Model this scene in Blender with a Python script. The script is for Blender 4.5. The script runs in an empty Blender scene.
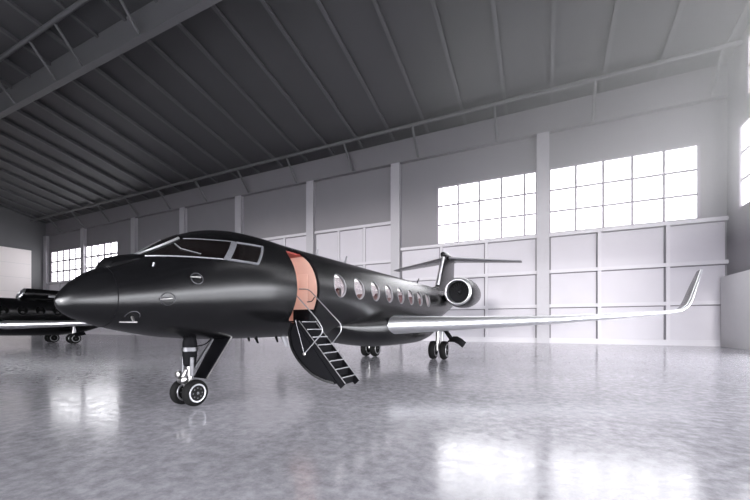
import bpy, bmesh, math, random
import numpy as np
from mathutils import Vector, Matrix

# ------------------------------------------------------------------ camera, world, light
scene = bpy.context.scene
COL = scene.collection
IMG_W, FPX, HOR, CAMH = 750, 357.0, 325.0, 1.9
YAW = math.radians(25.2)
cam_data = bpy.data.cameras.new('camera')
cam_data.sensor_width = 36.0
cam_data.lens = FPX / IMG_W * 36.0
cam_data.shift_y = (HOR - 250.0) / IMG_W
cam_data.clip_end = 1000
cam = bpy.data.objects.new('camera', cam_data)
cam.location = (0, 0, CAMH)
cam.rotation_euler = (math.pi / 2, 0, YAW)
COL.objects.link(cam)
scene.camera = cam

SKY = 23.0
PANE = 4.4
HAZE = 0.026
world = bpy.data.worlds.new('overcast_sky')
scene.world = world
world.use_nodes = True
wn = world.node_tree
bg = wn.nodes['Background']
bg.inputs['Color'].default_value = (0.94, 0.95, 1.0, 1)
bg.inputs['Strength'].default_value = SKY

vs = scene.view_settings
vs.view_transform = 'Standard'
vs.look = 'None'
vs.gamma = 1.0
vs.use_curve_mapping = False
vs.exposure = 0.0

# hangar dimensions (metres); x along the far wall, y towards it
WX0, WX1 = -103.0, 14.8
WY1, WY0 = 42.0, -46.0
EAVE, SLOPE, RIDGE_Y = 25.1, 0.22, -2.0
DOOR_H = 17.5
BD_X0, BD_X1 = -40.0, 12.5               # wide open front door behind the camera
SD_Y0, SD_Y1, SD_H = -36.0, 28.0, 5.2        # open side door in the right wall


def portal(name, loc, rot, sx, sy):
    l = bpy.data.lights.new(name, 'AREA')
    l.shape = 'RECTANGLE'; l.size = sx; l.size_y = sy
    l.cycles.is_portal = True
    o = bpy.data.objects.new(name, l)
    o.location = loc; o.rotation_euler = rot
    COL.objects.link(o)


portal('door_daylight_back', ((BD_X0 + BD_X1) / 2, WY0 - 0.1, DOOR_H / 2), (math.pi / 2, 0, 0), BD_X1 - BD_X0, DOOR_H)
portal('door_daylight_side', (WX1 + 0.1, (SD_Y0 + SD_Y1) / 2, SD_H / 2), (0, math.pi / 2, 0), SD_H, SD_Y1 - SD_Y0)

sun_d = bpy.data.lights.new('low_sun', 'SUN')
sun_d.energy = 1.65
sun_d.angle = math.radians(4)
sun_d.color = (1.0, 0.97, 0.96)
sun = bpy.data.objects.new('low_sun', sun_d)
SUN_EL, SUN_AZ = math.radians(0.8), math.radians(2)     # low over the apron, straight through the open door
sun_dir = Vector((-math.sin(SUN_AZ) * math.cos(SUN_EL), math.cos(SUN_AZ) * math.cos(SUN_EL), -math.sin(SUN_EL)))
sun.rotation_euler = sun_dir.to_track_quat('-Z', 'Y').to_euler()
sun.location = (0, -60, 12)
COL.objects.link(sun)

# ------------------------------------------------------------------ helpers


def mat(name, color, rough=0.5, metal=0.0, spec=0.5, noise=0.0, nscale=3.0, bump=0.0, coat=0.0):
    m = bpy.data.materials.new(name)
    m.use_nodes = True
    nt = m.node_tree
    b = nt.nodes['Principled BSDF']
    b.inputs['Base Color'].default_value = (*color, 1)
    b.inputs['Roughness'].default_value = rough
    b.inputs['Metallic'].default_value = metal
    b.inputs['Specular IOR Level'].default_value = spec
    b.inputs['Coat Weight'].default_value = coat
    if noise or bump:
        tc = nt.nodes.new('ShaderNodeTexCoord')
        n = nt.nodes.new('ShaderNodeTexNoise')
        n.inputs['Scale'].default_value = nscale
        n.inputs['Detail'].default_value = 6
        nt.links.new(tc.outputs['Object'], n.inputs['Vector'])
        if noise:
            r = nt.nodes.new('ShaderNodeMapRange')
            r.inputs['To Min'].default_value = 1 - noise
            r.inputs['To Max'].default_value = 1 + noise
            nt.links.new(n.outputs['Fac'], r.inputs['Value'])
            mx = nt.nodes.new('ShaderNodeMix'); mx.data_type = 'RGBA'; mx.blend_type = 'MULTIPLY'
            mx.inputs['Factor'].default_value = 1
            mx.inputs['A'].default_value = (*color, 1)
            nt.links.new(r.outputs['Result'], mx.inputs['B'])
            nt.links.new(mx.outputs['Result'], b.inputs['Base Color'])
        if bump:
            bp = nt.nodes.new('ShaderNodeBump')
            bp.inputs['Strength'].default_value = bump
            bp.inputs['Distance'].default_value = 0.02
            nt.links.new(n.outputs['Fac'], bp.inputs['Height'])
            nt.links.new(bp.outputs['Normal'], b.inputs['Normal'])
    return m


def emit(name, color, strength):
    m = bpy.data.materials.new(name); m.use_nodes = True
    b = m.node_tree.nodes['Principled BSDF']
    b.inputs['Base Color'].default_value = (*color, 1)
    b.inputs['Emission Color'].default_value = (*color, 1)
    b.inputs['Emission Strength'].default_value = strength
    return m


def thin_glass(name, tint, gloss):
    m = bpy.data.materials.new(name); m.use_nodes = True
    nt = m.node_tree; nt.nodes.remove(nt.nodes['Principled BSDF'])
    out = nt.nodes['Material Output']
    t = nt.nodes.new('ShaderNodeBsdfTransparent'); t.inputs['Color'].default_value = (*tint, 1)
    g = nt.nodes.new('ShaderNodeBsdfGlossy'); g.inputs['Roughness'].default_value = 0.05
    fr = nt.nodes.new('ShaderNodeFresnel'); fr.inputs['IOR'].default_value = gloss
    mx = nt.nodes.new('ShaderNodeMixShader')
    nt.links.new(fr.outputs['Fac'], mx.inputs['Fac'])
    nt.links.new(t.outputs['BSDF'], mx.inputs[1]); nt.links.new(g.outputs['BSDF'], mx.inputs[2])
    nt.links.new(mx.outputs['Shader'], out.inputs['Surface'])
    return m


def concrete():
    m = bpy.data.materials.new('polished_concrete'); m.use_nodes = True
    nt = m.node_tree; b = nt.nodes['Principled BSDF']; L = nt.links
    tc = nt.nodes.new('ShaderNodeTexCoord')

    def noise(scale, detail, rough, stretch=(1, 1, 1)):
        mp = nt.nodes.new('ShaderNodeMapping'); mp.inputs['Scale'].default_value = stretch
        L.new(tc.outputs['Object'], mp.inputs['Vector'])
        n = nt.nodes.new('ShaderNodeTexNoise')
        n.inputs['Scale'].default_value = scale; n.inputs['Detail'].default_value = detail
        n.inputs['Roughness'].default_value = rough
        L.new(mp.outputs['Vector'], n.inputs['Vector'])
        return n
    big = noise(0.35, 5, 0.6)
    fine = noise(4.5, 12, 0.76)
    ramp = nt.nodes.new('ShaderNodeValToRGB')
    ramp.color_ramp.elements[0].position = 0.36; ramp.color_ramp.elements[0].color = (0.315, 0.308, 0.335, 1)
    ramp.color_ramp.elements[1].position = 0.62; ramp.color_ramp.elements[1].color = (0.53, 0.52, 0.56, 1)
    L.new(fine.outputs['Fac'], ramp.inputs['Fac'])
    r2 = nt.nodes.new('ShaderNodeMapRange')
    r2.inputs['From Min'].default_value = 0.3; r2.inputs['From Max'].default_value = 0.7
    r2.inputs['To Min'].default_value = 0.85; r2.inputs['To Max'].default_value = 1.12
    L.new(big.outputs['Fac'], r2.inputs['Value'])
    mx = nt.nodes.new('ShaderNodeMix'); mx.data_type = 'RGBA'; mx.blend_type = 'MULTIPLY'
    mx.inputs['Factor'].default_value = 1
    L.new(ramp.outputs['Color'], mx.inputs['A']); L.new(r2.outputs['Result'], mx.inputs['B'])
    L.new(mx.outputs['Result'], b.inputs['Base Color'])
    rr = nt.nodes.new('ShaderNodeMapRange')
    rr.inputs['From Min'].default_value = 0.38; rr.inputs['From Max'].default_value = 0.62
    rr.inputs['To Min'].default_value = 0.08; rr.inputs['To Max'].default_value = 0.24
    L.new(fine.outputs['Fac'], rr.inputs['Value'])
    L.new(rr.outputs['Result'], b.inputs['Roughness'])
    bp = nt.nodes.new('ShaderNodeBump'); bp.inputs['Strength'].default_value = 0.06
    bp.inputs['Distance'].default_value = 0.01
    L.new(fine.outputs['Fac'], bp.inputs['Height']); L.new(bp.outputs['Normal'], b.inputs['Normal'])
    b.inputs['Specular IOR Level'].default_value = 1.0
    return m


M = {
    'floor': concrete(),
    'apron': mat('apron_concrete', (0.16, 0.16, 0.165), 0.9, noise=0.2, nscale=0.2),
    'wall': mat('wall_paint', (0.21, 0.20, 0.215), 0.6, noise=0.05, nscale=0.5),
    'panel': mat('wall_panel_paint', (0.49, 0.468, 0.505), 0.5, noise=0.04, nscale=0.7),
    'rail': mat('rail_paint', (0.53, 0.51, 0.54), 0.5),
    'steel': mat('painted_steel', (0.14, 0.14, 0.145), 0.5, noise=0.05, nscale=0.6),
    'roof': mat('roof_sheet', (0.07, 0.07, 0.073), 0.5, noise=0.08, nscale=0.3),
    'rib': mat('roof_rib_paint', (0.11, 0.11, 0.115), 0.5),
    'glow_door': emit('pale_door_added_glow', (0.72, 0.67, 0.67), 0.17),  # weak emission added to brighten the pale door, in place of light on it
    'white_door': mat('white_door_paint', (0.74, 0.70, 0.70), 0.5, noise=0.03),
    'column': mat('column_paint', (0.40, 0.385, 0.41), 0.5, noise=0.04),
    'partition': mat('partition_paint', (0.62, 0.61, 0.62), 0.6, noise=0.04),
    'shade_line': mat('painted_shade_line', (0.15, 0.14, 0.155), 0.7),  # dark colour for the shadow lines painted along studs and rails
    'mullion': mat('mullion_paint', (0.30, 0.27, 0.31), 0.5),
    'pane': emit('daylit_frosted_glass', (0.97, 0.97, 1.0), PANE),
    'black': mat('satin_black_paint', (0.003, 0.003, 0.0035), 0.27, spec=0.42, noise=0.05, nscale=8),
    'black2': mat('black_panel', (0.004, 0.004, 0.005), 0.65, spec=0.06),
    'silver': mat('polished_aluminium', (0.78, 0.78, 0.80), 0.40, metal=1.0),
    'chrome': mat('bare_metal', (0.38, 0.37, 0.365), 0.34, metal=1.0),
    'grey_metal': mat('grey_metal', (0.30, 0.30, 0.315), 0.42, metal=0.8),
    'rivet_strip': mat('riveted_frame', (0.24, 0.24, 0.26), 0.45, metal=0.6, noise=0.5, nscale=40),
    'dark_metal': mat('dark_metal', (0.06, 0.06, 0.065), 0.35, metal=0.7),
    'glass_black': mat('tinted_cockpit_glass', (0.004, 0.003, 0.003), 0.06, spec=0.6),
    'rubber': mat('tyre_rubber', (0.007, 0.007, 0.007), 0.7, spec=0.08, noise=0.1, nscale=10),
    'salmon': mat('salmon_liner', (0.78, 0.52, 0.43), 0.55),
    'red': mat('dark_red_liner', (0.35, 0.05, 0.04), 0.6),
    'cream': mat('cabin_liner', (0.85, 0.82, 0.84), 0.5),
    'leather': mat('brown_leather', (0.20, 0.11, 0.09), 0.5),
    'wine': mat('wine_leather', (0.12, 0.02, 0.02), 0.5),
    'cabin_glass': thin_glass('cabin_glass', (0.9, 0.9, 0.92), 1.35),
    'cabin_glass_dark': mat('dark_cabin_glass', (0.002, 0.002, 0.002), 0.6, spec=0.05),
    'lamp_warm': emit('cabin_lamp_warm', (1.0, 0.92, 0.88), 6.0),
    'lamp_white': emit('cabin_lamp_white', (1.0, 0.97, 0.98), 2.0),
}


def link(name, me, m=None, parent=None, smooth=False, sharp=35):
    if m is not None and not me.materials:
        me.materials.append(m)
    if smooth:
        shade(me, sharp)
    o = bpy.data.objects.new(name, me)
    COL.objects.link(o)
    if parent is not None:
        o.parent = parent
    return o


def shade(me, deg=35):
    bm = bmesh.new(); bm.from_mesh(me)
    a = math.radians(deg)
    for f in bm.faces:
        f.smooth = True
    for e in bm.edges:
        e.smooth = not (len(e.link_faces) == 2 and e.calc_face_angle(0) > a)
    bm.to_mesh(me); bm.free()


def finish(bm, name):
    bmesh.ops.recalc_face_normals(bm, faces=bm.faces)
    me = bpy.data.meshes.new(name)
    bm.to_mesh(me); bm.free()
    return me


def add_box(bm, x0, x1, y0, y1, z0, z1):
    v = [bm.verts.new(p) for p in ((x0, y0, z0), (x1, y0, z0), (x1, y1, z0), (x0, y1, z0),
                                   (x0, y0, z1), (x1, y0, z1), (x1, y1, z1), (x0, y1, z1))]
    for f in ((0, 3, 2, 1), (4, 5, 6, 7), (0, 1, 5, 4), (1, 2, 6, 5), (2, 3, 7, 6), (3, 0, 4, 7)):
        bm.faces.new([v[i] for i in f])


def box(name, m, b, parent=None, bevel=0.0):
    bm = bmesh.new(); add_box(bm, *b)
    if bevel:
        bmesh.ops.bevel(bm, geom=list(bm.edges), offset=bevel, segments=2, profile=0.5, affect='EDGES')
    return link(name, finish(bm, name), m, parent, smooth=bool(bevel))


def add_hexa(bm, pts):
    v = [bm.verts.new(p) for p in pts]
    for f in ((0, 3, 2, 1), (4, 5, 6, 7), (0, 1, 5, 4), (1, 2, 6, 5), (2, 3, 7, 6), (3, 0, 4, 7)):
        bm.faces.new([v[i] for i in f])


def add_bar(bm, a, b, w, d, up=(0, 0, 1)):
    a, b = Vector(a), Vector(b)
    t = (b - a).normalized(); s = t.cross(Vector(up)).normalized(); n = s.cross(t)
    p = []
    for q in (a, b):
        for i, j in ((-1, -1), (1, -1), (1, 1), (-1, 1)):
            p.append(q + s * (i * w / 2) + n * (j * d / 2))
    add_hexa(bm, p)


def add_tube(bm, pts, r, seg=10, closed=False):
    pts = [Vector(p) for p in pts]
    rs = r if isinstance(r, (list, tuple)) else [r] * len(pts)
    rings = []
    n = None
    for i, p in enumerate(pts):
        a = pts[max(i - 1, 0)]; b = pts[min(i + 1, len(pts) - 1)]
        if closed:
            a = pts[i - 1]; b = pts[(i + 1) % len(pts)]
        t = (b - a).normalized()
        if n is None:
            n = t.orthogonal().normalized()
        else:
            n = (n - t * n.dot(t)).normalized()
        bn = t.cross(n)
        rings.append([bm.verts.new(p + (n * math.cos(k * 2 * math.pi / seg) + bn * math.sin(k * 2 * math.pi / seg)) * rs[i])
                      for k in range(seg)])
    N = len(rings)
    for i in range(N if closed else N - 1):
        A, B = rings[i], rings[(i + 1) % N]
        for k in range(seg):
            bm.faces.new((A[k], A[(k + 1) % seg], B[(k + 1) % seg], B[k]))
    if not closed:
        bm.faces.new(rings[0][::-1]); bm.faces.new(rings[-1])


def tube(name, m, pts, r, parent=None, seg=10, closed=False):
    bm = bmesh.new(); add_tube(bm, pts, r, seg, closed)
    return link(name, finish(bm, name), m, parent, smooth=True, sharp=50)


def round_path(pts, rad, n=6):
    pts = [Vector(p) for p in pts]; out = [pts[0]]
    for i in range(1, len(pts) - 1):
        p = pts[i]; a = (pts[i - 1] - p); b = (pts[i + 1] - p)
        r = min(rad, a.length * .45, b.length * .45)
        s, e = p + a.normalized() * r, p + b.normalized() * r
        for k in range(n + 1):
            t = k / n
            out.append(s * (1 - t) ** 2 + p * 2 * t * (1 - t) + e * t * t)
    out.append(pts[-1])
    return out


def add_loft(bm, rings, cap=True, closed=True):
    R = [[bm.verts.new(p) for p in r] for r in rings]
    n = len(R[0])
    for A, B in zip(R, R[1:]):
        for k in range(n if closed else n - 1):
            bm.faces.new((A[k], A[(k + 1) % n], B[(k + 1) % n], B[k]))
    if cap and closed:
        bm.faces.new(R[0][::-1]); bm.faces.new(R[-1])


def loft(name, m, rings, parent=None, cap=True, closed=True, sharp=40):
    bm = bmesh.new(); add_loft(bm, rings, cap, closed)
    return link(name, finish(bm, name), m, parent, smooth=True, sharp=sharp)


def lathe_rings(prof, origin, axis, seg=32):
    """prof: (distance along axis, radius)"""
    o = Vector(origin); t = Vector(axis).normalized()
    n = t.orthogonal().normalized(); b = t.cross(n)
    return [[o + t * s + (n * math.cos(k * 2 * math.pi / seg) + b * math.sin(k * 2 * math.pi / seg)) * max(r, 1e-4)
             for k in range(seg)] for s, r in prof]


def lathe(name, m, prof, origin, axis, parent=None, seg=32, cap=True, sharp=35):
    return loft(name, m, lathe_rings(prof, origin, axis, seg), parent, cap, sharp=sharp)


def tag(o, label, cat=None, group=None, kind=None):
    o['label'] = label
    if cat: o['category'] = cat
    if group: o['group'] = group
    if kind: o['kind'] = kind
    return o


def structure(o, label=None, cat=None):
    o['kind'] = 'structure'
    if label: o['label'] = label
    if cat: o['category'] = cat
    return o


def pchip(xs, ys):
    xs = np.array(xs, float); ys = np.array(ys, float)
    h = np.diff(xs); d = np.diff(ys) / h
    m = np.zeros_like(ys)
    m[0] = d[0]; m[-1] = d[-1]
    for i in range(1, len(xs) - 1):
        if d[i - 1] * d[i] > 0:
            w1 = 2 * h[i] + h[i - 1]; w2 = h[i] + 2 * h[i - 1]
            m[i] = (w1 + w2) / (w1 / d[i - 1] + w2 / d[i])

    def f(x):
        x = min(max(x, xs[0]), xs[-1])
        i = min(int(np.searchsorted(xs, x, 'right')) - 1, len(xs) - 2)
        t = (x - xs[i]) / h[i]
        return float((1 + 2 * t) * (1 - t) ** 2 * ys[i] + t * (1 - t) ** 2 * h[i] * m[i]
                     + t * t * (3 - 2 * t) * ys[i + 1] + t * t * (t - 1) * h[i] * m[i + 1])
    return f


# ------------------------------------------------------------------ hangar
def ceil_z(y):
    return EAVE + SLOPE * (WY1 - y) if y >= RIDGE_Y else EAVE + SLOPE * (WY1 - RIDGE_Y) - SLOPE * (RIDGE_Y - y)


structure(box('floor', M['floor'], (WX0 - .4, WX1 + .4, WY0 - .4, WY1 + .4, -0.3, 0)),
          'polished grey concrete hangar floor with window reflections', 'floor')
bm = bmesh.new()
add_box(bm, WX0 - 150, WX1 + 200, WY0 - 200, WY0 - .4, -0.32, -0.02)
add_box(bm, WX1 + .4, WX1 + 200, WY0 - .4, WY1 + 100, -0.32, -0.02)
structure(link('apron_ground', finish(bm, 'apron_ground'), M['apron']), 'grey concrete apron outside the hangar doors', 'ground')

# windows of the far wall: (x list of vertical bars)
WZ0, WZ1 = 11.6, 18.35
ROWS = [WZ0, WZ0 + 2.25, WZ0 + 4.5, WZ1]
far_windows = [
    [-11.4, -9.0, -6.6, -4.2, -1.8, -0.66],
    [0.66, 3.05, 5.45, 7.85, 10.3, 12.8],
    [-100.8, -98.3, -95.8, -93.3, -90.8, -88.2],
    [-87.0, -84.75, -82.5, -80.25, -78.0, -75.75],
]
spans = sorted((w[0], w[-1]) for w in far_windows)
bm = bmesh.new()
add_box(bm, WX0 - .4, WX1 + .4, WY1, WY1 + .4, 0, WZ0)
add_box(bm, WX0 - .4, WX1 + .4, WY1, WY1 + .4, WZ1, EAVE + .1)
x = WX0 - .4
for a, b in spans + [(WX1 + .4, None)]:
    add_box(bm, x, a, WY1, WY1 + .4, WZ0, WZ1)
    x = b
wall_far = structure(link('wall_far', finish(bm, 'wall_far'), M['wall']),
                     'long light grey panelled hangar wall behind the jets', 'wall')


def make_window(name, us, put, label, zs=None, bar=.11):
    """us: bar positions along the wall; put(u0,u1,d0,d1,z0,z1) -> box bounds"""
    zs = zs or ROWS
    lo, hi = zs[0], zs[-1]
    bm = bmesh.new()
    fw = .13
    add_box(bm, *put(us[0] - fw, us[-1] + fw, -.05, .25, lo - fw, lo + fw * .6))
    add_box(bm, *put(us[0] - fw, us[-1] + fw, -.05, .25, hi - fw * .6, hi + fw))
    add_box(bm, *put(us[0] - fw, us[0] + fw * .6, -.05, .25, lo, hi))
    add_box(bm, *put(us[-1] - fw * .6, us[-1] + fw, -.05, .25, lo, hi))
    w = structure(link(name, finish(bm, name), M['mullion']), label, 'window')
    for u in us[1:-1]:
        box('mullion', M['mullion'], put(u - bar, u + bar, -.02, .2, lo + .08, hi - .08), w)
    for z in zs[1:-1]:
        box('glazing_bar', M['mullion'], put(us[0] + .08, us[-1] - .08, -.01, .19, z - bar * .85, z + bar * .85), w)
    for i in range(len(us) - 1):
        for j in range(len(zs) - 1):
            box('pane', M['pane'], put(us[i], us[i + 1], .10, .14, zs[j], zs[j + 1]), w)
    return w


far_put = lambda u0, u1, d0, d1, z0, z1: (u0, u1, WY1 + d0, WY1 + d1, z0, z1)
labels = ['bright gridded window behind the jet tail, ending at a column',
          'bright gridded window above the long wing and winglet',
          'bright gridded window next to the far corner of the hangar',
          'bright gridded window just above the jet nose']
for i, us in enumerate(far_windows):
    make_window('window_%d' % (i + 1), us, far_put, labels[i], bar=.11 if i < 2 else .2)

columns = [-102.4, -87.1, -69.9, -56.2, -43.2, -29.6, -16.7, 0.0]
for cx in columns:
    bm = bmesh.new()
    add_box(bm, cx - .6, cx + .6, WY1 - .12, WY1 - .003, 0, EAVE - 2.9)
    add_box(bm, cx - .6, cx + .6, WY1 - .62, WY1 - .5, 0, EAVE - 2.9)
    add_box(bm, cx - .45, cx + .45, WY1 - .5, WY1 - .12, 0, EAVE - 2.9)
    link('column', finish(bm, 'column'), M['column'], wall_far)

window_bays = {0, 7, 6}
edges = columns + [WX1 - .05]
for i in range(len(edges) - 1):
    a, b = edges[i] + .6, edges[i + 1] - .6
    if i == len(edges) - 2:
        b = WX1 - .02
    lines = [.35, 3.9, 7.5, 11.35] if (i in window_bays or i == 1) else [.35, 5.1, 10.0, 14.85]
    studs = [a + (b - a) * k / 3 for k in range(4)]
    if i == len(edges) - 2:
        studs = [a, 5.1, 10.55, b]
    for z in lines:
        if z > .4:
            box('shade_strip', M['shade_line'], (a, b, WY1 - .10, WY1 - .061, z - .26, z - .171), wall_far)  # painted shadow line under the rail
        box('rail', M['rail'], (a, b, WY1 - .34, WY1 - .002, z - .17, z + .17), wall_far)
    for s in studs[1:-1]:
        box('shade_strip', M['shade_line'], (s - .29, s - .151, WY1 - .10, WY1 - .061, 0, lines[-1] - .17), wall_far)  # painted shadow line on the left of the stud
        box('stud', M['rail'], (s - .15, s + .15, WY1 - .30, WY1 - .003, 0, lines[-1] - .17), wall_far)
    for k in range(3):
        for z0, z1 in zip(lines, lines[1:]):
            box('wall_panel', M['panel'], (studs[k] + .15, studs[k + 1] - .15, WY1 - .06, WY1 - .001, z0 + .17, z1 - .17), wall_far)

structure(box('baseboard_far', M['rail'], (WX0, WX1, WY1 - .40, WY1 - .345, 0, .3)), 'pale kerb strip along the foot of the far wall', 'trim')

# left wall with a tall white sliding door
bm = bmesh.new()
add_box(bm, WX0 - .4, WX0, WY0, WY1, 0, EAVE)
v = [bm.verts.new(p) for p in ((WX0, WY0, EAVE), (WX0, WY1, EAVE), (WX0, RIDGE_Y, ceil_z(RIDGE_Y)),
                               (WX0 - .4, WY0, EAVE), (WX0 - .4, WY1, EAVE), (WX0 - .4, RIDGE_Y, ceil_z(RIDGE_Y)))]
for f in ((0, 1, 2), (3, 5, 4), (0, 3, 4, 1), (1, 4, 5, 2), (2, 5, 3, 0)):
    bm.faces.new([v[i] for i in f])
structure(link('wall_left', finish(bm, 'wall_left'), M['steel']), 'dark grey gable wall at the far end of the hangar', 'wall')
d = structure(box('door_1', M['glow_door'], (WX0 + .02, WX0 + .3, -20, 39.2, 0, 18.4)), 'tall pale sliding hangar door with added glow in the gable wall', 'door')
for k in range(1, 6):
    box('door_rail', M['white_door'], (WX0 + .3, WX0 + .38, -20, 39.2, k * 3.05 - .06, k * 3.05 + .06), d)

# right wall: open side door below, windows above
bm = bmesh.new()
X0, X1 = WX1, WX1 + .4
right_windows = []
y = 39.7
while y > 30:
    right_windows.append([y - 12 + 2.4 * k for k in range(6)])
    y -= 13.4
add_box(bm, X0, X1, WY0, SD_Y0, 0, WZ0)
add_box(bm, X0, X1, SD_Y1, WY1, 0, WZ0)
add_box(bm, X0, X1, SD_Y0, SD_Y1, SD_H, WZ0)
GZ0, GZ1, GY0, GY1 = 20.2, 24.8, 12.0, 38.4           # clerestory strip under the gable
add_box(bm, X0, X1, WY0, WY1, WZ1, GZ0)
add_box(bm, X0, X1, WY0, WY1, GZ1, EAVE)
add_box(bm, X0, X1, WY0, GY0, GZ0, GZ1)
add_box(bm, X0, X1, GY1, WY1, GZ0, GZ1)
y = WY0
for a, b in sorted((w[0], w[-1]) for w in right_windows) + [(WY1, None)]:
    add_box(bm, X0, X1, y, a, WZ0, WZ1); y = b
v = [bm.verts.new(p) for p in ((X0, WY0, EAVE), (X0, WY1, EAVE), (X0, RIDGE_Y, ceil_z(RIDGE_Y)),
                               (X1, WY0, EAVE), (X1, WY1, EAVE), (X1, RIDGE_Y, ceil_z(RIDGE_Y)))]
for f in ((0, 1, 2), (3, 5, 4), (0, 3, 4, 1), (1, 4, 5, 2), (2, 5, 3, 0)):
    bm.faces.new([v[i] for i in f])
structure(link('wall_right', finish(bm, 'wall_right'), M['wall']), 'light grey gable wall beside the winglet', 'wall')
right_put = lambda u0, u1, d0, d1, z0, z1: (WX1 + d0, WX1 + d1, u0, u1, z0, z1)
for i, us in enumerate(right_windows):
    make_window('window_%d' % (5 + i), us, right_put,
                'bright gridded window in the right gable wall' + (' next to the far corner' if i == 0 else ''))
make_window('window_6', [GY0 + 2.4 * k for k in range(12)], right_put, 'bright clerestory window high in the right gable wall', [GZ0, 22.5, GZ1])
structure(box('wall_partition', M['partition'], (WX1 - .65, WX1 - .002, 35.0, WY1 - .62, 0, 6.1), bevel=.03),
          'low pale box partition along the right wall', 'wall')

# back wall: the open hangar door
bm = bmesh.new()
add_box(bm, WX0, WX1, WY0 - .4, WY0, DOOR_H, EAVE + .1)
add_box(bm, WX0, BD_X0, WY0 - .4, WY0, 0, DOOR_H)
add_box(bm, BD_X1, WX1, WY0 - .4, WY0, 0, DOOR_H)
structure(link('wall_back', finish(bm, 'wall_back'), M['wall']), 'hangar front wall with the wide open door', 'wall')

# roof
bm = bmesh.new()
rz = ceil_z(RIDGE_Y)
add_hexa(bm, [(WX0 - .5, RIDGE_Y, rz), (WX1 + .5, RIDGE_Y, rz), (WX1 + .5, WY1 + .5, EAVE - .11), (WX0 - .5, WY1 + .5, EAVE - .11),
              (WX0 - .5, RIDGE_Y, rz + .3), (WX1 + .5, RIDGE_Y, rz + .3), (WX1 + .5, WY1 + .5, EAVE + .19), (WX0 - .5, WY1 + .5, EAVE + .19)])
add_hexa(bm, [(WX0 - .5, WY0 - .5, EAVE - .11), (WX1 + .5, WY0 - .5, EAVE - .11), (WX1 + .5, RIDGE_Y, rz), (WX0 - .5, RIDGE_Y, rz),
              (WX0 - .5, WY0 - .5, EAVE + .19), (WX1 + .5, WY0 - .5, EAVE + .19), (WX1 + .5, RIDGE_Y, rz + .3), (WX0 - .5, RIDGE_Y, rz + .3)])
ceiling = structure(link('ceiling', finish(bm, 'ceiling'), M['roof']), 'sloping grey sheet metal hangar roof with ribs', 'ceiling')

rib_me = None
rx = 0.8 - 4.4 * 23
while rx < WX1 - .3:
    if rx > WX0 + .3:
        if rib_me is None:
            bm = bmesh.new()
            for ya, yb in ((RIDGE_Y + .2, WY1 - .65), (WY0 + .2, RIDGE_Y - .2)):
                za, zb = ceil_z(ya), ceil_z(yb)
                for w, d0, d1 in ((.16, .40, .34), (.05, .34, .0)):
                    add_hexa(bm, [(-w, ya, za - d0), (w, ya, za - d0), (w, yb, zb - d0), (-w, yb, zb - d0),
                                  (-w, ya, za - d1), (w, ya, za - d1), (w, yb, zb - d1), (-w, yb, zb - d1)])
            rib_me = finish(bm, 'rib')
        o = link('rib', rib_me, M['rib'], ceiling); o.location.x = rx
    rx += 4.4

# girders parallel to the wall with edge pipes and knee braces
brace_me = None
for gy in (WY1 - .02, 19.9, RIDGE_Y):
    gz = ceil_z(gy)
    bm = bmesh.new()
    add_box(bm, WX0 + .02, WX1 - .02, gy - .14, gy, gz - 2.9, gz - .02)
    add_box(bm, WX0 + .02, WX1 - .02, gy - .62, gy, gz - 3.02, gz - 2.9)
    link('girder', finish(bm, 'girder'), M['steel'] if gy < 41 else M['wall'], ceiling)
    py = gy - 2.7
    pz = ceil_z(py) - .62 if gy != RIDGE_Y else gz - 1.3
    if gy != RIDGE_Y:
        tube('edge_pipe', M['steel'], [(WX0 + .05, py, pz), (WX1 - .05, py, pz)], .2, ceiling, seg=10)
        spots = [4.5 + 9.13 * k for k in range(-11, 2)]
        if gy < 30:
            spots = [4.5, -4.6, -13.8, -22.9, -31.9, -40.9, -45.7, -54.7, -63.8, -73.0, -82.1, -91.2]
        for bx_ in spots:
            tube('knee_brace', M['steel'], [(bx_, py, pz), (bx_, gy - .3, gz - 2.93)], .13, ceiling, seg=8)

# haze hanging in the daylight below the clerestory, thinning out into the hall
hz = bpy.data.materials.new('daylight_haze'); hz.use_nodes = True
nt = hz.node_tree; nt.nodes.remove(nt.nodes['Principled BSDF'])
sc = nt.nodes.new('ShaderNodeVolumeScatter')
sc.inputs['Color'].default_value = (0.97, 0.98, 0.98, 1)
sc.inputs['Anisotropy'].default_value = 0.3
geo = nt.nodes.new('ShaderNodeNewGeometry')
dist = nt.nodes.new('ShaderNodeVectorMath'); dist.operation = 'DISTANCE'
dist.inputs[1].default_value = (14.5, 31.0, 22.0)
nt.links.new(geo.outputs['Position'], dist.inputs[0])
mr = nt.nodes.new('ShaderNodeMapRange'); mr.interpolation_type = 'SMOOTHERSTEP'
mr.inputs['From Min'].default_value = 0.0; mr.inputs['From Max'].default_value = 35.0
mr.inputs['To Min'].default_value = HAZE; mr.inputs['To Max'].default_value = 0.0
nt.links.new(dist.outputs['Value'], mr.inputs['Value'])
nt.links.new(mr.outputs['Result'], sc.inputs['Density'])
nt.links.new(sc.outputs['Volume'], nt.nodes['Material Output'].inputs['Volume'])
bm = bmesh.new()
hx0, hx1, hy0, hy1 = -20.5, WX1 - .06, 4.0, WY1 - .66
add_hexa(bm, [(hx0, hy0, 8.6), (hx1, hy0, 8.6), (hx1, hy1, 8.6), (hx0, hy1, 8.6),
              (hx0, hy0, ceil_z(hy0) - .5), (hx1, hy0, ceil_z(hy0) - .5), (hx1, hy1, ceil_z(hy1) - .5), (hx0, hy1, ceil_z(hy1) - .5)])
hb = link('haze', finish(bm, 'haze'), hz)
tag(hb, 'thin bright haze in the air below the gable windows', 'haze', kind='stuff')

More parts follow.
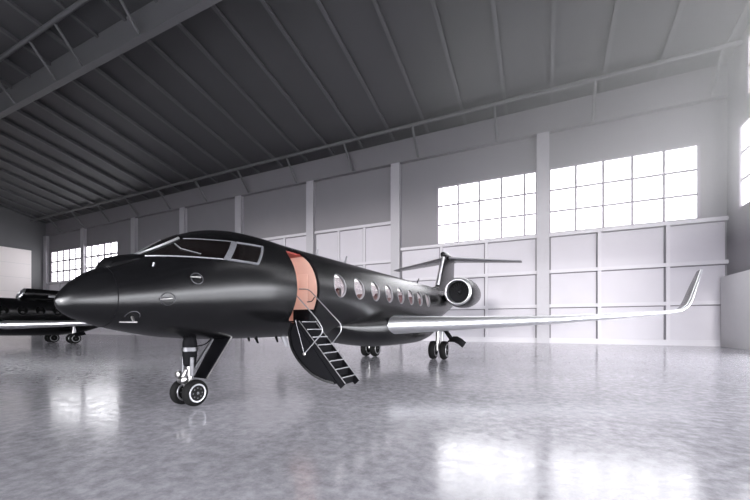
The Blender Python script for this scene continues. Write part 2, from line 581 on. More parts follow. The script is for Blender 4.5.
# ------------------------------------------------------------------ the jets
Y0 = 15.0            # local origin of the jet along its own axis
XC = -7.9
TA = math.atan(180 / FPX)
CA, SA = math.cos(TA), math.sin(TA)

zt_f = pchip([3.08, 3.11, 3.17, 3.38, 3.78, 4.35, 5.31, 5.79, 6.25, 6.9, 7.6, 8.7, 11, 20, 24, 28, 31.5],
             [2.34, 2.42, 2.52, 2.76, 3.03, 3.30, 3.97, 4.19, 4.32, 4.41, 4.43, 4.41, 4.43, 4.52, 4.55, 4.55, 4.4])
zb_f = pchip([3.08, 3.11, 3.17, 3.38, 3.88, 4.31, 5.05, 6.47, 8.1, 12, 20, 23, 27, 31.5],
             [2.32, 2.22, 2.14, 2.01, 1.84, 1.74, 1.62, 1.53, 1.52, 1.55, 1.66, 2.0, 2.85, 3.9])
w_f = pchip([3.08, 3.11, 3.17, 3.38, 3.78, 4.35, 5.3, 6.25, 7.2, 8, 20, 23, 26, 29, 31.5],
            [.01, .08, .16, .34, .60, .87, 1.17, 1.34, 1.42, 1.43, 1.43, 1.38, 1.1, .65, .18])
zm_f = pchip([3.08, 3.38, 4.35, 5.3, 6.5, 8, 20, 24, 28, 31.5],
             [2.33, 2.36, 2.5, 2.65, 2.85, 2.96, 3.08, 3.3, 3.75, 4.15])


def hull(y, phi, off=0.0):
    """point on the hull; phi 0 = +x side, 90 deg = crown"""
    w, zm = w_f(y), zm_f(y)
    s, c = math.sin(phi), math.cos(phi)
    H = (zt_f(y) - zm) if s >= 0 else (zm - zb_f(y))
    n = Vector((c / w, 0, s / H)).normalized()
    return Vector((w * c, y, zm + H * s)) + n * off


def hull_side(y, z, off=0.0, side=1):
    zm = zm_f(y)
    H = (zt_f(y) - zm) if z >= zm else (zm - zb_f(y))
    p = hull(y, math.asin(max(-1, min(1, (z - zm) / H))), off)
    p.x *= side
    return p


def pix_hull(u, v):
    """photo pixel -> (y, z) on the jet's near flank, by marching its line of sight to the hull"""
    r = (u - 375) / FPX
    d = Vector((r * CA - SA, r * SA + CA, (HOR - v) / FPX))
    o = Vector((-XC, 0, CAMH))
    t = 4.0
    while t < 40:
        p = o + d * t
        if p.y > 3.09:
            zm = zm_f(p.y); H = (zt_f(p.y) - zm) if p.z >= zm else (zm - zb_f(p.y))
            if (p.x / w_f(p.y)) ** 2 + ((p.z - zm) / H) ** 2 < 1:
                return p.y, p.z
        t += .005
    raise ValueError((u, v))


def L(p):
    return Vector((p[0], p[1] - Y0, p[2]))


def jl(rings):
    return [[L(p) for p in r] for r in rings]


def hull_mesh(name, y0, y1, ny, nphi, scale_off=0.0):
    ys = [y0 + (y1 - y0) * (k / ny) for k in range(ny + 1)]
    if y0 < 3.1:
        ys = [3.08, 3.09, 3.11, 3.14, 3.18, 3.24, 3.32] + [3.32 + (y1 - 3.32) * (k / ny) for k in range(1, ny + 1)]
    rings = [[hull(y, 2 * math.pi * k / nphi, scale_off) for k in range(nphi)] for y in ys]
    bm = bmesh.new(); add_loft(bm, jl(rings))
    return finish(bm, name)


def cut(obj, cutters):
    for c in cutters:
        md = obj.modifiers.new('cut', 'BOOLEAN')
        md.operation = 'DIFFERENCE'; md.object = c; md.solver = 'EXACT'
        md.material_mode = 'TRANSFER'
    dg = bpy.context.evaluated_depsgraph_get()
    me = bpy.data.meshes.new_from_object(obj.evaluated_get(dg))
    obj.modifiers.clear()
    obj.data = me
    for c in cutters:
        bpy.data.objects.remove(c)


def airfoil(n=12, t=.12):
    """closed loop: (chord fraction, thickness fraction), from TE over top to LE and back below"""
    up = []
    for k in range(n + 1):
        x = (1 + math.cos(math.pi * k / n)) / 2
        y = 5 * t * (.2969 * math.sqrt(x) - .126 * x - .3516 * x * x + .2843 * x ** 3 - .1030 * x ** 4)
        up.append((x, y))
    return up + [(x, -y) for x, y in up[-2:0:-1]]


def half_thick(x, t, a):
    if x < a:
        return t / 2 * math.sqrt(max(0, 1 - (1 - x / a) ** 2))
    return t / 2 * (1 - ((x - a) / (1 - a)) ** 1.8)


def foil_ring(le, chord, t, normal, side=1, cutoff=None, grow=0.0, blunt=None):
    le = Vector(le); nrm = Vector(normal).normalized()
    pts = airfoil(t=t)
    if blunt:
        up = [((1 + math.cos(math.pi * k / 16)) / 2, 0) for k in range(17)]
        up = [(x, half_thick(x, t, blunt)) for x, _ in up]
        pts = up + [(x, -y) for x, y in up[-2:0:-1]]
    if cutoff:
        pts = []
        for k in range(-10, 11):
            x = cutoff * (k / 10) ** 2
            y = 5 * t * (.2969 * math.sqrt(x) - .126 * x - .3516 * x * x + .2843 * x ** 3 - .1030 * x ** 4)
            if blunt:
                y = half_thick(x, t, blunt)
            pts.append((x, y if k < 0 else -y))
    out = []
    for x, y in pts:
        p = le + Vector((0, x * chord - grow, 0)) + nrm * (y * chord + (grow if y > 0 else -grow if y < 0 else 0))
        p.x *= side
        out.append(L(p))
    return out


WING = [  # x, y of leading edge, z, chord, thickness ratio, normal
    (0.9, 13.15, 1.88, 6.6, .130, (0, 0, 1)),
    (1.6, 13.71, 1.90, 6.1, .130, (0, 0, 1)),
    (4.5, 16.15, 2.00, 4.7, .122, (-.03, 0, 1)),
    (8.0, 19.05, 2.16, 3.5, .112, (-.04, 0, 1)),
    (11.0, 21.55, 2.38, 2.5, .100, (-.06, 0, 1)),
    (13.2, 23.35, 2.57, 1.85, .100, (-.08, 0, 1)),
    (13.85, 23.9, 2.68, 1.68, .10, (-.35, 0, 1)),
    (14.2, 24.25, 2.92, 1.7, .10, (-.8, 0, 1)),
    (14.4, 24.5, 3.25, 1.65, .09, (-1, 0, .45)),
    (14.75, 25.0, 4.1, 1.35, .085, (-1, 0, .36)),
    (15.1, 25.55, 4.95, .85, .085, (-1, 0, .36)),
]


def build_wheel(gear, c, r, w, side=1):
    """tyre and rim of a wheel at c, axle along x"""
    c = L(c)
    prof = [(-w / 2, r * .70), (-w / 2 * .98, r * .82), (-w / 2 * .8, r * .93), (-w / 2 * .45, r * .99), (0, r),
            (w / 2 * .45, r * .99), (w / 2 * .8, r * .93), (w / 2 * .98, r * .82), (w / 2, r * .70)]
    lathe('tyre', M['rubber'], prof, c, (1, 0, 0), gear, 36)
    rim = [(-w * .46, r * .1), (-w * .46, r * .3), (-w * .36, r * .50), (-w * .53, r * .60), (-w * .54, r * .68), (-w * .47, r * .73),
           (w * .47, r * .73), (w * .54, r * .68), (w * .53, r * .60), (w * .36, r * .50), (w * .46, r * .3), (w * .46, r * .1)]
    lathe('wheel_rim', M['grey_metal'], rim, c, (1, 0, 0), gear, 32)
    bm = bmesh.new()
    for k in range(8):
        a = k * math.pi / 4
        for sd in (-1, 1):
            add_loft(bm, lathe_rings([(0, r * .055), (.02, r * .055)],
                                     c + Vector((sd * w * .40, math.cos(a) * r * .38, math.sin(a) * r * .38)), (sd, 0, 0), 6))
    add_loft(bm, lathe_rings([(-w * .56, r * .1), (w * .56, r * .1)], c, (1, 0, 0), 12))
    link('hub_bolts', finish(bm, 'hub_bolts'), M['dark_metal'], gear)


def group_part(name, parent):
    o = bpy.data.objects.new(name, None); COL.objects.link(o); o.parent = parent
    o.empty_display_size = .2
    return o


def build_jet(open_door):
    root = bpy.data.objects.new('business_jet', None); COL.objects.link(root)
    # ---- fuselage
    fus = link('fuselage', hull_mesh('fuselage', 3.08, 31.5, 190, 112), M['black'], root)
    WIN = [(10.26 + 1.335 * k, 3.235 + .0105 * 1.335 * k) for k in range(8)]
    if open_door:
        cuts = []

        def cutter(me, m):
            me.materials.clear(); me.materials.append(m)
            o = bpy.data.objects.new('cutter', me); COL.objects.link(o); o.parent = root
            return o
        cuts.append(cutter(hull_mesh('c', 7.75, 9.12, 8, 72, -.09), M['salmon']))
        cuts.append(cutter(hull_mesh('c', 9.20, 21.2, 24, 72, -.09), M['cream']))
        bm = bmesh.new()                                   # door opening
        prof = []
        yc0, yc1, z0, z1, rr = 7.98, 9.04, 2.02, 4.14, .28
        for cx, cz, a0 in ((yc1 - rr, z1 - rr, 0), (yc0 + rr, z1 - rr, 90), (yc0 + .1, z0 + .1, 180), (yc1 - .1, z0 + .1, 270)):
            q = rr if a0 < 180 else .1
            for k in range(7):
                a = math.radians(a0 + 15 * k)
                prof.append((cx + q * math.cos(a), cz + q * math.sin(a)))
        add_loft(bm, [[L((x, py, pz)) for py, pz in prof] for x in (.02, 2.2)])
        cuts.append(cutter(finish(bm, 'c'), M['black2']))
        for y, z in WIN:
            bm = bmesh.new()
            for sd in (1, -1):
                add_loft(bm, [[L((sd * x, y + .37 * math.cos(2 * math.pi * k / 28), z + .39 * math.sin(2 * math.pi * k / 28)))
                               for k in range(28)] for x in (.6, 2)])
            cuts.append(cutter(finish(bm, 'c'), M['grey_metal']))
        bpy.context.view_layer.update()
        cut(fus, cuts)
    shade(fus.data, 28)

    # radome joint
    tube('radome_seam', M['black2'], [L(hull(3.80, 2 * math.pi * k / 60, .0)) for k in range(60)], .008, root, 6, True)
    # camera fairing on the nose
    rings = []
    for y, hh, ww in ((3.78, -.02, .14), (3.82, .09, .22), (3.90, .14, .27), (4.1, .13, .29), (4.35, .08, .30), (4.55, -.02, .30)):
        rings.append([L((ww * math.cos(a), y, zt_f(y) - .12 + max(0.02, hh + .12) * math.sin(a) ** .6 if math.sin(a) > 0 else zt_f(y) - .12))
                      for a in [math.pi * k / 14 for k in range(15)]])
    loft('camera_fairing', M['black'], rings, root, sharp=50)

    # ---- cockpit windows
    def surf_patch(name, poly_yz, m, off, parent, side=1, n=10, thick=.012):
        """4-sided patch on the hull: corners in order, bilinear in (y,z)"""
        a, b, c, d = [Vector((p[0], p[1], 0)) for p in poly_yz]
        bm = bmesh.new()
        G = []
        for lay in (off, off - thick):
            g = []
            for i in range(n + 1):
                row = []
                for j in range(n + 1):
                    s, t = i / n, j / n
                    p = a * (1 - s) * (1 - t) + b * s * (1 - t) + c * s * t + d * (1 - s) * t
                    row.append(bm.verts.new(L(hull_side(p.x, p.y, lay, side))))
                g.append(row)
            G.append(g)
        for g in G:
            for i in range(n):
                for j in range(n):
                    bm.faces.new((g[i][j], g[i + 1][j], g[i + 1][j + 1], g[i][j + 1]))
        rim = lambda g: [g[i][0] for i in range(n)] + [g[n][j] for j in range(n)] + [g[i][n] for i in range(n, 0, -1)] + [g[0][j] for j in range(n, 0, -1)]
        A, B = rim(G[0]), rim(G[1])
        for k in range(len(A)):
            bm.faces.new((A[k], A[(k + 1) % len(A)], B[(k + 1) % len(A)], B[k]))
        return link(name, finish(bm, name), m, parent, smooth=True, sharp=40)

    P = lambda *uv: [pix_hull(*q) for q in uv]
    w1 = P((145, 256.2), (222.5, 259.3), (231.5, 242.0), (183, 239.2))
    w2 = P((229.5, 260.0), (257.5, 264.2), (262.0, 247.2), (236.5, 243.2))
    for side in (1, -1):
        for poly in (w1, w2):
            g = surf_patch('cockpit_window', poly, M['glass_black'], .012, root, side)
            strips = []
            for i in ((0, 2) if poly is w1 else (0, 1, 2)):
                p, q = poly[i], poly[(i + 1) % 4]
                pts = [L(hull_side(p[0] + (q[0] - p[0]) * k / 10, p[1] + (q[1] - p[1]) * k / 10, .010, side)) for k in range(11)]
                tube('window_frame', M['rivet_strip'], pts, .014 if poly is w1 else .032, g, 6)
        surf_patch('window_pillar', P((222.5, 260.0), (229.0, 260.8), (236.8, 243.0), (231.0, 241.6)), M['rivet_strip'], .022, root, side, 6)
        # windscreen half
        bm = bmesh.new()
        G = []
        for lay in (.02, .004):
            g = []
            for i in range(9):
                y = 4.40 + (5.36 - 4.40) * i / 8
                a1 = math.radians(93)
                ys, zs = w1[0][0] + (w1[3][0] - w1[0][0]) * i / 8, w1[0][1] + (w1[3][1] - w1[0][1]) * i / 8
                row = []
                for j in range(9):
                    t = j / 8
                    pc = hull(y, math.radians(89.0 if side > 0 else 91.0), lay)
                    ps = hull_side(ys - .03, zs + .015, lay, side)
                    # arc between centre and side post, kept on the hull
                    yy = pc.y + (ps.y - pc.y) * t
                    zm = zm_f(yy); H = zt_f(yy) - zm; w = w_f(yy)
                    ac = math.radians(89)
                    as_ = math.acos(max(-1, min(1, abs(ps.x) / (w + lay))))
                    ph = ac + (as_ - ac) * t
                    q = hull(yy, ph, lay); q.x *= side
                    row.append(bm.verts.new(L(q)))
                g.append(row)
            G.append(g)
        for g in G:
            for i in range(8):
                for j in range(8):
                    bm.faces.new((g[i][j], g[i + 1][j], g[i + 1][j + 1], g[i][j + 1]))
        link('windscreen', finish(bm, 'windscreen'), M['glass_black'], root, smooth=True)
        pa, pb = w1[0], w1[3]
        tube('windscreen_post', M['silver'], [L(hull_side(pa[0] - .035 + (pb[0] - pa[0]) * t, pa[1] + .02 + (pb[1] - pa[1]) * t, .012, side))
                                              for t in [k / 8 for k in range(9)]], .034, root, 6)
        # wiper
        wa, wb, wc = P((174, 245.2), (180, 250), (200, 255))
        tube('wiper', M['grey_metal'], [L(hull_side(*wa, .04, side)), L(hull_side(*wb, .04, side)), L(hull_side(*wc, .04, side))], .012, root, 6)

    # ---- probes on the nose
    for side in (1, -1):
        for (u, v, r) in ((168, 299, .125), (197, 278.5, .115)):
            y, z = pix_hull(u, v)
            pr = group_part('sensor_probe', root)
            c = hull_side(y, z, .004, side)
            ring = []
            for k in range(28):
                a = 2 * math.pi * k / 28
                ring.append(L(hull_side(y + r * math.cos(a), z + r * math.sin(a), .003, side)))
            tube('probe_ring', M['dark_metal'], ring, .010, pr, 6, True)
            tube('probe_vane', M['chrome'], [L(hull_side(y + .05, z + .02, .03, side)), L(hull_side(y - .04, z + .01, .07, side)),
                                             L(hull_side(y - .17, z - .005, .08, side))], [.022, .022, .012], pr, 8)
        y, z = pix_hull(132, 317)
        pr = group_part('pitot_probe', root)
        ring = [L(hull_side(y + .11 * math.cos(a), z + .11 * math.sin(a), .003, side)) for a in [math.pi * k / 14 for k in range(15)]]
        tube('probe_ring', M['dark_metal'], ring, .008, pr, 6)
        a0 = hull_side(y + .0, z + .0, .0, side); a1 = a0 + Vector((side * .10, -.02, -.10))
        tube('probe_mast', M['chrome'], [L(a0), L(a1)], [.03, .022], pr, 8)
        tube('probe_tube', M['chrome'], [L(a1 + Vector((0, .05, 0))), L(a1 + Vector((0, -.26, -.0)))], [.018, .014], pr, 8)
        y, z = pix_hull(153, 266)
        tube('ice_detector', M['grey_metal'], [L(hull_side(y, z, -.01, side)), L(hull_side(y + .01, z + .03, .06, side))], .016, root, 6)

    # ---- cabin windows
    for side in (1, -1):
        for y, z in WIN:
            ring_o, ring_i = [], []
            N = 28
            bm = bmesh.new()
            cpt = hull_side(y, z, -.03 if open_door else .006, side)
            cv = bm.verts.new(L(cpt))
            vs_ = []
            for k in range(N):
                a = 2 * math.pi * k / N
                vs_.append(bm.verts.new(L(hull_side(y + .36 * math.cos(a), z + .38 * math.sin(a), -.03 if open_door else .006, side))))
            for k in range(N):
                bm.faces.new((cv, vs_[k], vs_[(k + 1) % N]))
            g = link('cabin_window', finish(bm, 'cabin_window'), M['cabin_glass'] if open_door else M['cabin_glass_dark'], root, smooth=True)
            tube('window_rim', M['grey_metal'] if open_door else M['black2'],
                 [L(hull_side(y + .372 * math.cos(2 * math.pi * k / N), z + .392 * math.sin(2 * math.pi * k / N), .002, side)) for k in range(N)],
                 .011, g, 6, True)

    # ---- wing to body fairing
    fz = pchip([10.5, 12.5, 15.5, 18.7, 21, 23.5], [1.75, 1.16, .87, .84, 1.15, 2.0])
    fw = pchip([10.5, 12.5, 14.5, 17, 20, 22, 23.5], [.75, 1.25, 1.72, 1.78, 1.68, 1.2, .7])
    ft = pchip([10.5, 13, 15, 20, 23.5], [2.0, 2.35, 2.6, 2.6, 2.3])
    rings = []
    for k in range(41):
        y = 10.5 + 13 * k / 40
        zb, w, zt = fz(y), fw(y), ft(y)
        zm = zb + (zt - zb) * .55
        r = []
        for j in range(40):
            a = 2 * math.pi * j / 40
            c, s = math.cos(a), math.sin(a)
            e = .8
            r.append(L((w * math.copysign(abs(c) ** e, c), y, zm + ((zt - zm) if s > 0 else (zm - zb)) * math.copysign(abs(s) ** e, s))))
        rings.append(r)
    loft('belly_fairing', M['black'], rings, root, sharp=60)

    # ---- wings
    for side in (1, -1):
        wg = loft('wing', M['black'], [foil_ring((a, b, c), ch, t, n, side, blunt=.12) for a, b, c, ch, t, n in WING[:6]], root, sharp=50)
        loft('winglet', M['black'], [foil_ring((a, b, c), ch, t, n, side, blunt=.12) for a, b, c, ch, t, n in WING[5:]], wg, sharp=50)
        loft('leading_edge', M['silver'], [foil_ring((a, b, c), ch, t, n, side, cutoff=.11, grow=.007, blunt=.12)
                                           for i, (a, b, c, ch, t, n) in enumerate(WING[1:])], wg, closed=False, sharp=60)
        for fx in (4.2, 7.4):          # flap track fairings
            k = (fx - 1.6) / 11.6
            ye = 13.71 + (23.35 - 13.71) * k; ch = 6.1 + (1.85 - 6.1) * k; zz = 1.9 + .67 * k - .12
            lathe('flap_fairing', M['black'], [(0, .01), (.5, .12), (1.2, .16), (2.0, .1), (2.5, .01)],
                  L((side * fx, ye + ch * .55, zz)), (0, 1, 0), wg, 12)

    # ---- engines
    for side in (1, -1):
        ex, ey, ez, k, kl = 2.27, 22.95, 4.05, 1.0, 1.0
        o = L((side * ex, ey, ez)); ax = (0, 1, .02)
        S = lambda pr: [(a * kl, b * k) for a, b in pr]
        eng = lathe('engine', M['black'], S([(.06, .86), (.25, .93), (.7, 1.0), (1.4, 1.03), (2.4, .99), (3.6, .84), (4.6, .66), (4.6, .60), (3.8, .58)]),
                    o, ax, root, 44, cap=False)
        lathe('intake_lip', M['silver'], S([(.5, .70), (.2, .70), (.06, .725), (.0, .77), (.0, .80), (.05, .855), (.12, .895)]), o, ax, eng, 44, cap=False, sharp=80)
        lathe('intake_duct', M['dark_metal'], S([(.18, .702), (.5, .70), (1.1, .71)]), o, ax, eng, 44, cap=False)
        lathe('fan_disc', M['black2'], S([(.80, .70), (.83, .70)]), o, ax, eng, 44)
        bm = bmesh.new()
        for q in range(22):
            a = q * 2 * math.pi / 22
            rad = Vector((math.cos(a), 0, math.sin(a))); tan = Vector((-math.sin(a), 0, math.cos(a)))
            pts = []
            for rr_, wd, tw in ((.18, .05, .05), (.68, .085, .09)):
                b_ = o + rad * (rr_ * k) + Vector((0, .66 * kl, 0))
                pts += [b_ - tan * wd * k - Vector((0, tw, 0)), b_ + tan * wd * k + Vector((0, tw, 0)),
                        b_ + tan * wd * k + Vector((0, tw + .015, 0)), b_ - tan * wd * k - Vector((0, tw - .015, 0))]
            add_hexa(bm, pts)
        link('fan_blades', finish(bm, 'fan_blades'), M['dark_metal'], eng)
        lathe('spinner', M['dark_metal'], S([(.32, .005), (.38, .07), (.5, .13), (.75, .2)]), o, ax, eng, 20)
        lathe('exhaust_nozzle', M['grey_metal'], S([(4.0, .56), (4.7, .50), (5.0, .46), (5.0, .43), (4.3, .45)]), o, ax, eng, 32)
        # pylon
        rings = []
        for x in (.55, ex - .6):
            rings.append(foil_ring((x, ey + .9, ez - .15), 3.4, .10, (0, 0, 1), side))
        loft('engine_pylon', M['black'], rings, root, sharp=50)

    if not open_door:                                   # third engine: intake on top of the rear fuselage
        o = L((0, 15.9, 4.95)); ax = (0, 1, 0)
        eng = lathe('centre_engine', M['black'], [(.05, .53), (.3, .56), (1.0, .56), (3.0, .54), (5.5, .55), (8.5, .5), (11, .3)], o, ax, root, 32, cap=False)
        lip = lathe('intake_lip', M['silver'], [(.3, .45), (.08, .455), (.0, .485), (.02, .51), (.1, .545)], o, ax, eng, 32, cap=False, sharp=80)
        fd = lathe('fan_disc', M['black2'], [(.3, .48), (.33, .48)], o, ax, eng, 32)
        for q in (eng, lip, fd):                          # raked intake: the lower lip stands forward
            for v_ in q.data.vertices:
                v_.co.y += (v_.co.z - 4.95) * .55
        box('outlet_panel', M['grey_metal'], (.40, .60, 17.9 - Y0, 18.9 - Y0, 4.68, 4.90), eng, bevel=.03)
        rings = [[L((q * .34, y, 4.3 + (zz - 4.3) * t)) for q, t in ((-1, 0), (-.8, 1), (.8, 1), (1, 0))] for y, zz in ((16.25, 4.62), (16.6, 4.9), (22.0, 4.9), (26.5, 4.8))]
        loft('duct_fairing', M['black'], rings, eng, sharp=50)

    # ---- tail
    def vring(y, z, ch, t):
        return [L((b * ch, y + a * ch, z)) for a, b in airfoil(t=t)]
    fin = loft('vertical_fin', M['black'], [vring(24.9, 4.3, 6.2, .085), vring(25.85, 4.9, 5.0, .09), vring(26.6, 6.0, 4.4, .09),
                                            vring(27.45, 7.3, 3.7, .10), vring(27.6, 7.5, 3.7, .11)], root, sharp=50)
    bmr = []
    for y, z, ch, t in ((25.85, 4.9, 5.0, .09), (26.6, 6.0, 4.4, .09), (27.45, 7.3, 3.7, .10)):
        pts = []
        for kk in range(-8, 9):
            xx = .05 * (kk / 8) ** 2
            yy = 5 * t * (.2969 * math.sqrt(xx) - .126 * xx - .3516 * xx * xx)
            pts.append(L(((yy + .004) * ch * (1 if kk > 0 else -1 if kk < 0 else 0), y + xx * ch - .012, z)))
        bmr.append(pts)
    loft('leading_edge', M['silver'], bmr, fin, closed=False, sharp=60)
    rings = []
    for q, r in ((0, .03), (.12, .17), (.5, .27), (1.4, .32), (2.6, .3), (3.8, .18), (4.5, .02)):
        rings.append([L((r * .85 * math.cos(2 * math.pi * j / 20), 27.25 + q, 7.45 + r * math.sin(2 * math.pi * j / 20))) for j in range(20)])
    loft('tail_bullet', M['black'], rings, fin, sharp=60)
    # dorsal fairing ahead of the fin
    loft('dorsal_fairing', M['black'], [[L((.02 + .25 * s * math.cos(a), 22.2 + 4.6 * s, 4.45 + .55 * s * s * max(0, math.sin(a)))) for a in [math.pi * j / 10 for j in range(11)]]
                                        for s in (.05, .3, .55, .8, 1.0)], fin, sharp=60)
    for side in (1, -1):
        st = loft('tailplane', M['black'], [foil_ring((x, y, z), ch, t, (0, 0, 1), side) for x, y, z, ch, t in
                                            ((.1, 28.1, 7.3, 2.7, .10), (2.5, 29.15, 7.16, 2.0, .10), (5.5, 30.45, 7.0, 1.15, .09))], root, sharp=50)
        loft('leading_edge', M['grey_metal'], [foil_ring((x, y, z), ch, t, (0, 0, 1), side, cutoff=.1, grow=.004) for x, y, z, ch, t in
                                               ((.3, 28.19, 7.29, 2.65, .10), (2.5, 29.15, 7.16, 2.0, .10), (5.5, 30.45, 7.0, 1.15, .09))], st, closed=False, sharp=60)
    # ---- antennas
    def blade(p, h, c, lean, m=M['grey_metal'], dn=1):
        rings = []
        for t in (0, 1):
            cc = c * (1 - .45 * t)
            rings.append([L((p[0] + b * cc, p[1] + lean * t + a * cc, p[2] + dn * h * t)) for a, b in airfoil(6, .16)])
        loft('antenna', m, rings, root, sharp=50)
    blade((0.2, 10.6, zt_f(10.6) - .05), .27, .10, .03)
    blade((0.2, 12.4, zt_f(12.4) - .05), .36, .2, .22)
    blade((0.1, 21.2, zt_f(21.2) - .05), .40, .3, .45, M['dark_metal'])
    blade((.1, 7.4, zb_f(7.4) + .04), .13, .12, .06, M['black2'], -1)
    blade((.1, 7.65, zb_f(7.6) + .04), .20, .14, .14, M['black2'], -1)
    blade((.1, 8.5, zb_f(8.5) + .04), .20, .14, .12, M['black2'], -1)
    blade((.15, 8.7, zb_f(8.7) + .04), .36, .30, .26, M['grey_metal'], -1)

    # ---- nose gear
    ng = group_part('nose_gear', root)
    gy, gx = 5.58, .12
    for dx in (-.2, .24):
        build_wheel(ng, (gx + dx, gy, .31), .31, .19)
    tube('axle', M['chrome'], [L((gx - .2, gy, .31)), L((gx + .24, gy, .31))], .05, ng)
    tube('shock_strut', M['chrome'], [L((gx + .02, gy, .31)), L((gx + .02, gy + .02, .95))], .065, ng, 14)
    lathe('strut_housing', M['black2'], [(0, .09), (.05, .14), (.25, .16), (.55, .16), (.75, .12), (.95, .12)], L((gx + .02, gy + .02, .92)), (0, 0, 1), ng, 18)
    lathe('steering_collar', M['dark_metal'], [(0, .16), (.0, .185), (.09, .185), (.09, .16)], L((gx + .02, gy + .02, 1.28)), (0, 0, 1), ng, 18)
    for dx in (-.14, .17):
        tube('steering_actuator', M['dark_metal'], [L((gx + dx, gy - .03, .70)), L((gx + dx, gy - .03, 1.14))], .05, ng, 10)
    tube('torque_link', M['chrome'], [L((gx + .02, gy - .06, .42)), L((gx + .02, gy - .20, .64)), L((gx + .02, gy - .08, .84))], [.05, .04, .045], ng, 8)
    lathe('tow_fitting', M['chrome'], [(-.1, .05), (-.08, .085), (.08, .085), (.1, .05)], L((gx + .03, gy - .17, .62)), (1, 0, 0), ng, 14)
    lathe('taxi_lamp', M['chrome'], [(-.02, .05), (0, .085), (.1, .07), (.13, .03)], L((gx - .22, gy - .14, .73)), (0, 1, 0), ng, 16)
    tube('drag_brace', M['dark_metal'], [L((gx + .03, gy + .05, .75)), L((gx + .02, gy + .65, 1.55))], .03, ng, 8)
    tube('brake_hose', M['black2'], round_path([L((gx + .12, gy + .02, 1.38)), L((gx + .2, gy + .3, 1.42)), L((gx + .1, gy + .55, 1.55))], .2), .015, ng, 6)
    bm = bmesh.new()
    add_hexa(bm, [L(p) for p in ((-.10, 5.86, .60), (.34, 5.86, .60), (.34, 5.94, .60), (-.10, 5.94, .60),
                                 (-.16, 6.56, 1.60), (.40, 6.56, 1.60), (.40, 6.64, 1.60), (-.16, 6.64, 1.60))])
    bmesh.ops.bevel(bm, geom=list(bm.edges), offset=.012, segments=1, affect='EDGES')
    link('gear_door', finish(bm, 'gear_door'), M['black2'], ng)
    tube('door_edge', M['chrome'], [L((.345, 5.91, .61)), L((.405, 6.61, 1.60))], .018, ng, 6)

    # ---- main gears
    for side in (1, -1):
        mg = group_part('main_gear', root)
        gx, gy, r = side * 2.13, 19.3, .51
        for dx in (-.31, .31):
            build_wheel(mg, (gx + dx, gy, r), r, .34)
        tube('axle', M['grey_metal'], [L((gx - .3, gy, r)), L((gx + .3, gy, r))], .08, mg)
        tube('shock_strut', M['chrome'], [L((gx - .06, gy, r)), L((gx - .06, gy + .05, 1.9))], .11, mg, 14)
        tube('side_stay', M['grey_metal'], [L((gx + .16, gy + .1, .8)), L((gx + .16, gy + .1, 1.9))], .07, mg, 10)
        tube('drag_brace', M['black2'], [L((gx + side * .25, gy + .1, 1.75)), L((gx + side * .75, gy + .15, 1.02))], .12, mg, 8)
        rings = []
        for x, z in ((.55, .98), (.72, 1.10), (.95, 1.10), (1.2, .98), (1.42, .80)):
            rings.append([L((gx + side * x, gy - .45, z - .10)), L((gx + side * (x - .01), gy + .45, z + .12)),
                          L((gx + side * (x - .02), gy + .45, z + .17)), L((gx + side * (x - .01), gy - .45, z - .05))])
        loft('gear_door', M['black2'], rings, mg, sharp=40)

    if open_door:
        build_door(root)
        build_cabin(root)
    return root


